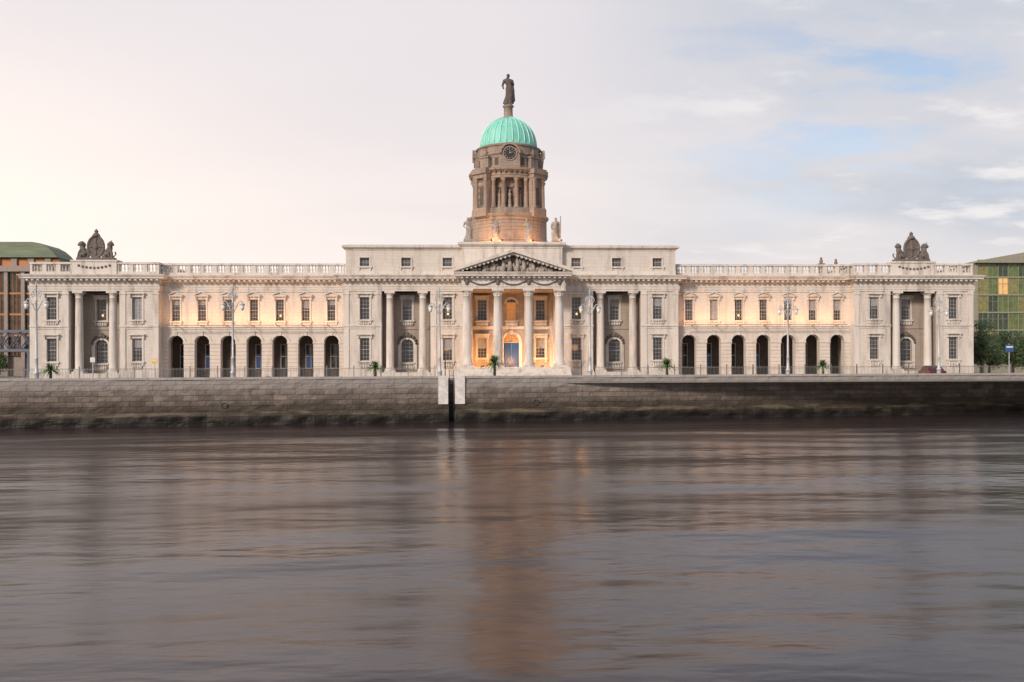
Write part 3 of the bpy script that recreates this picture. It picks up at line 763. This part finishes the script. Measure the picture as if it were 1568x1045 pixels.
for x in xs[1:]: lamp((x,qy(x)+2,0),1,L0)

# ------------------------------------------------------------------ plants
def palm(loc,h,leaf):
    e=empty('cordyline_palm_tree',loc); t=MB(); t.tube([(0,0,0),(.04,0,h*.4),(0,.03,h*.62)],[.16,.13,.11],8); t.obj('trunk',M_bark,e)
    b=MB(); n=150
    for i in range(n):
        a=random.uniform(0,2*pi); el=random.uniform(-.15,1.35); l=leaf*random.uniform(.75,1.15); w=.075
        d=Vector((math.cos(a)*math.cos(el),math.sin(a)*math.cos(el),math.sin(el))); sd=Vector((-math.sin(a),math.cos(a),0))*w
        p0=Vector((0,0,h*.62)); pts=[]
        for k in range(5):
            s=k/4; pts.append((p0+d*l*s+Vector((0,0,-.45*l*s*s)),1-s*.9))
        vs=[];fs=[]
        for p,ww in pts: vs+=[p-sd*ww,p+sd*ww]
        for k in range(4): fs.append((2*k,2*k+1,2*k+3,2*k+2))
        b.add(vs,fs)
    b.obj('fronds',M_palm,e)
palm((-46.6,-19,0),2.0,1.25); palm((-14.6,-19,0),2.2,1.3); palm((-2.6,-19,0),2.9,1.7); palm((15.3,-17.5,0),2.4,1.5); palm((32.9,-14.5,0),2.2,1.3)
def tree(loc,h,w,name='broadleaf_tree',n=5000):
    e=empty(name,loc); t=MB(); t.tube([(0,0,0),(.05,0,h*.25),(-.05,.05,h*.55)],[.035*h,.028*h,.015*h],8)
    cl=[]
    for i in range(26):
        a=random.uniform(0,2*pi); rr=w*.5*math.sqrt(random.random())*.8; z=h*random.uniform(.28,.9)
        k=1-abs(z/h-.55)*1.1
        c=Vector((rr*k*math.cos(a),rr*k*math.sin(a),z)); cl.append((c,random.uniform(.12,.24)*w))
        t.tube([(0,0,h*.25+.2*(z-h*.25)),tuple(c*.6+Vector((0,0,z*.2))),tuple(c)],[.012*h,.008*h,.003*h],5)
    t.obj('trunk_and_limbs',M_bark,e)
    b=MB()
    for i in range(n):
        c,r=random.choice(cl); v=Vector((random.gauss(0,1),random.gauss(0,1),random.gauss(0,.8))).normalized()*r*random.uniform(.5,1.1)
        p=c+v; s=random.uniform(.08,.16)
        a=Vector((random.gauss(0,1),random.gauss(0,1),random.gauss(0,1))).normalized(); d=a.orthogonal().normalized()
        b.add([p-a*s,p+d*s*.6,p+a*s,p-d*s*.6],[(0,1,2,3)])
    b.obj('foliage',M_leaf,e)
tree((61.6,5,0),7.8,4.6); tree((65.5,10,0),5.6,5); tree((70.0,12,0),6.4,5.5); tree((74.0,14,0),5.2,5); tree((-64.5,6,0),3.2,3.6,n=2500); tree((-69,-2,0),2.8,3.5,n=2500)

# ------------------------------------------------------------------ neighbouring buildings
OB=empty('brown_glass_office_block')
b=MB(); g=MB(); o=MB(); gr=MB(); y0=35; XR=-70.0
b.box(-130,XR,y0+.6,y0+10,0,18.6)
gx=[XR-2.6*i for i in range(22)]
for i,x in enumerate(gx):
    b.box(x-.28,x+.28,y0-.1,y0+.6,0,17.2)
    if i<len(gx)-1:
        g.quad((x-2.32,y0+.3,3.2),(x-.28,y0+.3,3.2),(x-.28,y0+.3,16.4),(x-2.32,y0+.3,16.4))
        for k in (-1.6,-1.0): o.box(x+k-.03,x+k+.03,y0+.18,y0+.29,3.2,16.4)
        for z in (6.4,9.7,13): o.box(x-2.32,x-.28,y0+.16,y0+.285,z-.14,z+.14)
b.box(-130,XR+.3,y0-.35,y0+.61,16.4,17.3)
for i,x in enumerate(gx): b.box(x-1.75,x-.85,y0-.2,y0+.5,17.3,18.5)
o.box(-130,XR+.3,y0+.1,y0+.58,17.3,18.4)
pr=[(-130,18.6)]+[(-130,21.0),(XR-3.5,21.0),(XR-2.3,20.8),(XR-1.2,20.2),(XR-.3,19.4),(XR+.3,18.6)]
gr.prism(pr,y0-.6,y0+6)
b.obj('stone_frame',plain('office_stone',(.30,.24,.20)),OB); g.obj('bronze_glazing',glassm('bronze_glass',(.03,.022,.015)),OB)
o.obj('orange_mullions',plain('bronze_mullion',(.50,.20,.07)),OB); gr.obj('copper_roof',plain('green_copper_roof',(.17,.22,.13),.6,0,.4,.8,scl=(.3,1,3)),OB)
GB=empty('glass_office_block'); fr=MB(); mats=[('glass_green',(.14,.20,.06)),('glass_yellow',(.26,.25,.08)),('glass_dark',(.05,.085,.05)),('glass_lit',(.5,.3,.1))]
gs=[MB() for _ in mats]
random.seed(11)
X0=78.2
for i in range(24):
    for k in range(6):
        x=X0+i*1.7; z=1.2+k*2.9; j=random.choices(range(4),[6,2,5,.35])[0]
        gs[j].quad((x,y0+.2,z),(x+1.7,y0+.2,z),(x+1.7,y0+.2,z+2.9),(x,y0+.2,z+2.9))
        fr.box(x-.04,x+.04,y0+.02,y0+.2,z,z+2.9); fr.box(x+.8,x+.84,y0+.1,y0+.2,z,z+2.9)
        fr.box(x+.04,x+1.66,y0+.0,y0+.19,z-.12,z+.12); fr.box(x+.05,x+1.65,y0+.12,y0+.19,z+1.8,z+1.86)
fr.box(X0-.2,X0+41,y0+.21,y0+8,0,18.0); fr.prism([(X0-.6,18.0),(X0+41,18.0),(X0+41,23),(X0+9,20.0),(X0-.6,18.3)],y0-.7,y0+8)
fr.obj('frame_and_roof',plain('office_frame',(.30,.29,.22)),GB)
for mb,(nme,c) in zip(gs,mats):
    mm=plain(nme,c,.18,0,.5,1.5, (1,.55,.2) if nme=='glass_lit' else None, .5); mb.obj(nme+'_panels',mm,GB)
RB=empty('railway_lattice_bridge'); b=MB()
for yy in (18,22):
    b.box(-125,-61,yy-.15,yy+.15,3.6,3.95); b.box(-125,-61,yy-.15,yy+.15,6.3,6.6)
    x=-125
    while x<-62:
        b.tube([(x,yy,3.9),(x+1.6,yy,6.35)],[.09,.09],4,sm=False); b.tube([(x+1.6,yy+.05,3.9),(x,yy+.05,6.35)],[.09,.09],4,sm=False); x+=1.6
b.box(-125,-61,18.16,21.84,3.62,3.8)
for x in (-110,-95,-80,-66): b.lathe(x,18,[(.55,0),(.45,3.2),(.6,3.6)],12); b.lathe(x,22,[(.55,0),(.45,3.2),(.6,3.6)],12)
b.obj('girders',plain('blue_grey_steel',(.12,.14,.18)),RB)

# ------------------------------------------------------------------ cars, signs
def car(name,loc,col,rz=0):
    e=empty(name,loc); e.rotation_euler[2]=rz
    prof=[(-2.1,.35),(-2.15,.75),(-1.95,.92),(-1.5,.98),(-1.0,1.38),(-.6,1.46),(.5,1.46),(.95,1.36),(1.5,.95),(2.0,.85),(2.15,.65),(2.1,.35)]
    b=MB(); n=len(prof); vs=[];fs=[]
    secs=[(-.86,0),(-.80,1),(.80,1),(.86,0)]
    for y,i in secs:
        for x,z in prof:
            yy=y if z<1.0 else y*.80
            vs.append((x,yy,z-(.03 if i==0 else 0)))
    for k in range(3):
        for j in range(n):
            l=(j+1)%n; fs.append((k*n+j,k*n+l,(k+1)*n+l,(k+1)*n+j))
    fs.append(tuple(range(n))); fs.append(tuple(range(3*n,4*n))[::-1]); b.add(vs,fs); b.obj('body',col,e)
    g=MB()
    for sg in (-1,1):
        y=sg*.705
        for pl in ([(-1.28,1.03),(-.95,1.34),(-.25,1.38),(-.25,1.03)],[(-.18,1.03),(-.18,1.38),(.5,1.38),(.88,1.3),(1.2,1.03)]): g.prism(pl,y-.02,y+.02)
    g.quad((1.02,-.6,1.34),(1.02,.6,1.34),(1.5,.66,.98),(1.5,-.66,.98)); g.quad((-1.04,-.6,1.38),(-1.04,.6,1.38),(-1.53,.66,1.0),(-1.53,-.66,1.0))
    g.obj('windows',M_glass,e)
    w=MB()
    for x in (-1.35,1.35):
        for y in (-.8,.8):
            vs=[];m=18
            for yy in (y-.1,y+.1):
                for i in range(m): a=2*pi*i/m; vs.append((x+.32*math.cos(a),yy,.32+.32*math.sin(a)))
            w.add(vs,[tuple(range(m)),tuple(range(m,2*m))[::-1]]+[(i,(i+1)%m,(i+1)%m+m,i+m) for i in range(m)])
    w.obj('tyres',M_iron,e)
car('parked_car',(46.6,-11.2,-.12),plain('dark_red_paint',(.12,.02,.02),.25),R(80))
def sign(loc,col,h=3.7,w=.9,hh=.8):
    e=empty('traffic_sign',loc); b=MB(); b.lathe(0,0,[(.05,0),(.04,h)],8); b.obj('pole',M_lampgrey,e)
    p=MB(); p.box(-w/2,w/2,-.09,-.05,h-hh-.1,h-.1); p.obj('panel',col,e)
    q2=MB(); q2.box(-w/2+.08,w/2-.08,-.096,-.088,h-hh*.55,h-hh*.35); q2.obj('lettering',M_white,e)
sign((53.2,qy(53.3)+3,0),plain('sign_blue',(.03,.10,.26),.4)); sign((-45.3,-12,0),plain('sign_white',(.7,.7,.7),.4),2.6,.5,.5); sign((-38.8,-12,0),plain('sign_yellow',(.7,.5,.05),.4),2.4,.5,.5)

# ------------------------------------------------------------------ lights (floodlights seen lit on the building)
FX=MB()
def area(name,loc,rot,sx,sy,en,col):
    l=bpy.data.lights.new(name,'AREA'); l.shape='RECTANGLE'; l.size=sx; l.size_y=sy; l.energy=en; l.color=col
    o=bpy.data.objects.new(name,l); o.location=loc; o.rotation_euler=rot; bpy.context.scene.collection.objects.link(o); o.parent=CH
def point(name,loc,en,col,r=.25):
    l=bpy.data.lights.new(name,'POINT'); l.energy=en; l.color=col; l.shadow_soft_size=r
    o=bpy.data.objects.new(name,l); o.location=loc; bpy.context.scene.collection.objects.link(o); o.parent=CH
warm=(1,.44,.14)
for sx in (-1,1):
    area('wing_floodlight',(sx*31.1,-1.35,6.5),(R(180-20),0,0),20,.15,400,warm)
    FX.box(sx*31.1-10,sx*31.1+10,-1.45,-1.25,6.36,6.41)
    for x in range(-9,10,3): FX.box(sx*31.1+x-.03,sx*31.1+x+.03,-1.3,-.17,6.3,6.36)
    area('wing_ground_floodlight',(sx*30,-6.5,.5),(R(180-62),0,0),18,.3,150,warm)
    for x in (-6,-2,2,6): FX.box(sx*30+x-.25,sx*30+x+.25,-6.75,-6.45,0,.35)
    point('portico_lamp',(sx*3.6,-1.6,1.9),560,warm); FX.box(sx*3.6-.2,sx*3.6+.2,-1.8,-1.4,1.3,1.5)
    point('portico_lamp_side',(sx*8.0,-4.2,3.7),60,warm,.4); FX.lathe(sx*8.0,-4.2,[(.06,0),(.05,3.2),(.14,3.25)],8)
    point('drum_floodlight',(sx*3.4,1.8,17.0),420,warm); FX.box(sx*3.4-.2,sx*3.4+.2,1.6,2.0,16.3,16.6)
point('portico_lamp_centre',(0,-1.6,2.0),400,warm)
for x,e_ in ((-2.5,60),(-1.2,60),(2.5,60),(5.9,20)):
    point('statue_floodlight',(x,-2.15,16.75),e_,warm,.1); FX.box(x-.1,x+.1,-2.2,-2.1,16.38,16.6)
FX.obj('floodlight_housings',M_iron,CH)

# ------------------------------------------------------------------ world and sun
w=bpy.data.worlds.new("World"); bpy.context.scene.world=w; w.use_nodes=True; nt=w.node_tree
for n in list(nt.nodes): nt.nodes.remove(n)
out=N(nt,'ShaderNodeOutputWorld'); sky=N(nt,'ShaderNodeTexSky'); sky.sky_type='NISHITA'; sky.sun_disc=False
sky.sun_elevation=R(26); sky.sun_rotation=R(218)
b1=N(nt,'ShaderNodeBackground'); b1.inputs[1].default_value=.15; L(nt,sky.outputs[0],b1.inputs[0])
tc=N(nt,'ShaderNodeTexCoord'); D=tc.outputs['Generated']; s=N(nt,'ShaderNodeSeparateXYZ'); L(nt,D,s.inputs[0])
zz=val(nt,val(nt,s.outputs[2],'ABSOLUTE',0),'ADD',.16)
cx=val(nt,s.outputs[0],'DIVIDE',zz); cy=val(nt,s.outputs[1],'DIVIDE',zz)
cv=N(nt,'ShaderNodeCombineXYZ'); L(nt,cx,cv.inputs[0]); L(nt,cy,cv.inputs[1])
na=pos_noise(nt,cv.outputs[0],(.6,.8,1),1.0,4,.5); nb=pos_noise(nt,cv.outputs[0],(1.0,1.5,1),1.7,6,.58); nc=pos_noise(nt,cv.outputs[0],(.3,.6,1),1.3,4,.5)
ycol=mrange(nt,s.outputs[2],0,.36,0,1,True)
cloud=mix(nt,ycol,(1.03,.92,.85),(.86,.81,.83))
cloud=mix(nt,mrange(nt,nc,.35,.65,0,.38,True),cloud,(.76,.71,.74))
right=mrange(nt,s.outputs[0],.0,.42,0,1,True)
el=mrange(nt,s.outputs[2],.03,.18,0,1,True)
cloud=mix(nt,val(nt,val(nt,right,'MULTIPLY',el),'MULTIPLY',mrange(nt,na,.33,.6,.35,.95,True)),cloud,(.52,.58,.67))
# cloud above the view, darkened and cooled for the river's reflections, brighter westward
cloud=mix(nt,val(nt,mrange(nt,s.outputs[2],.34,.70,0,.85,True),'MULTIPLY',mrange(nt,s.outputs[0],-.6,.1,.15,1,True)),cloud,(.32,.33,.44))
cloud=mix(nt,val(nt,mrange(nt,nb,.53,.66,0,.85,True),'MULTIPLY',right),cloud,(.93,.89,.88))
gl=val(nt,mrange(nt,s.outputs[0],-.0,-.6,0,1,True),'MULTIPLY',mrange(nt,s.outputs[2],.42,.04,0,1,True))
cloud=mix(nt,gl,cloud,(1.22,1.05,.93))
b2=N(nt,'ShaderNodeBackground'); b2.inputs[1].default_value=1.0; L(nt,cloud,b2.inputs[0])
hole=val(nt,val(nt,mrange(nt,nb,.52,.38,0,1,True),'MULTIPLY',mrange(nt,s.outputs[0],.10,.45,0,1,True)),'MULTIPLY',mrange(nt,s.outputs[2],.10,.26,0,.65,True))
ms=N(nt,'ShaderNodeMixShader'); L(nt,hole,ms.inputs[0]); L(nt,b2.outputs[0],ms.inputs[1]); L(nt,b1.outputs[0],ms.inputs[2]); L(nt,ms.outputs[0],out.inputs[0])
sl=bpy.data.lights.new('front_fill_sun','SUN'); sl.energy=3.3; sl.angle=R(10); sl.color=(1,.85,.73)  # soft front-left fill added to brighten the facade, which gets no direct sunlight
so=bpy.data.objects.new('front_fill_sun',sl); bpy.context.scene.collection.objects.link(so)
dirv=Vector((math.sin(R(40)),math.cos(R(40)),-math.tan(R(26))))
so.rotation_euler=dirv.to_track_quat('-Z','Y').to_euler()

# ------------------------------------------------------------------ camera
cam=bpy.data.cameras.new('camera'); co=bpy.data.objects.new('camera',cam); bpy.context.scene.collection.objects.link(co)
cam.sensor_width=36; cam.lens=32.05; cam.shift_y=.0226; cam.clip_end=6000
rot=Euler((R(90),0,R(-2.5))).to_matrix()@Matrix.Rotation(R(-.18),3,'Z')
co.matrix_world=Matrix.Translation((-4.84,-111.2,1.65))@rot.to_4x4()
sc=bpy.context.scene; sc.camera=co
sc.view_settings.view_transform='Standard'; sc.view_settings.look='None'; sc.view_settings.exposure=0
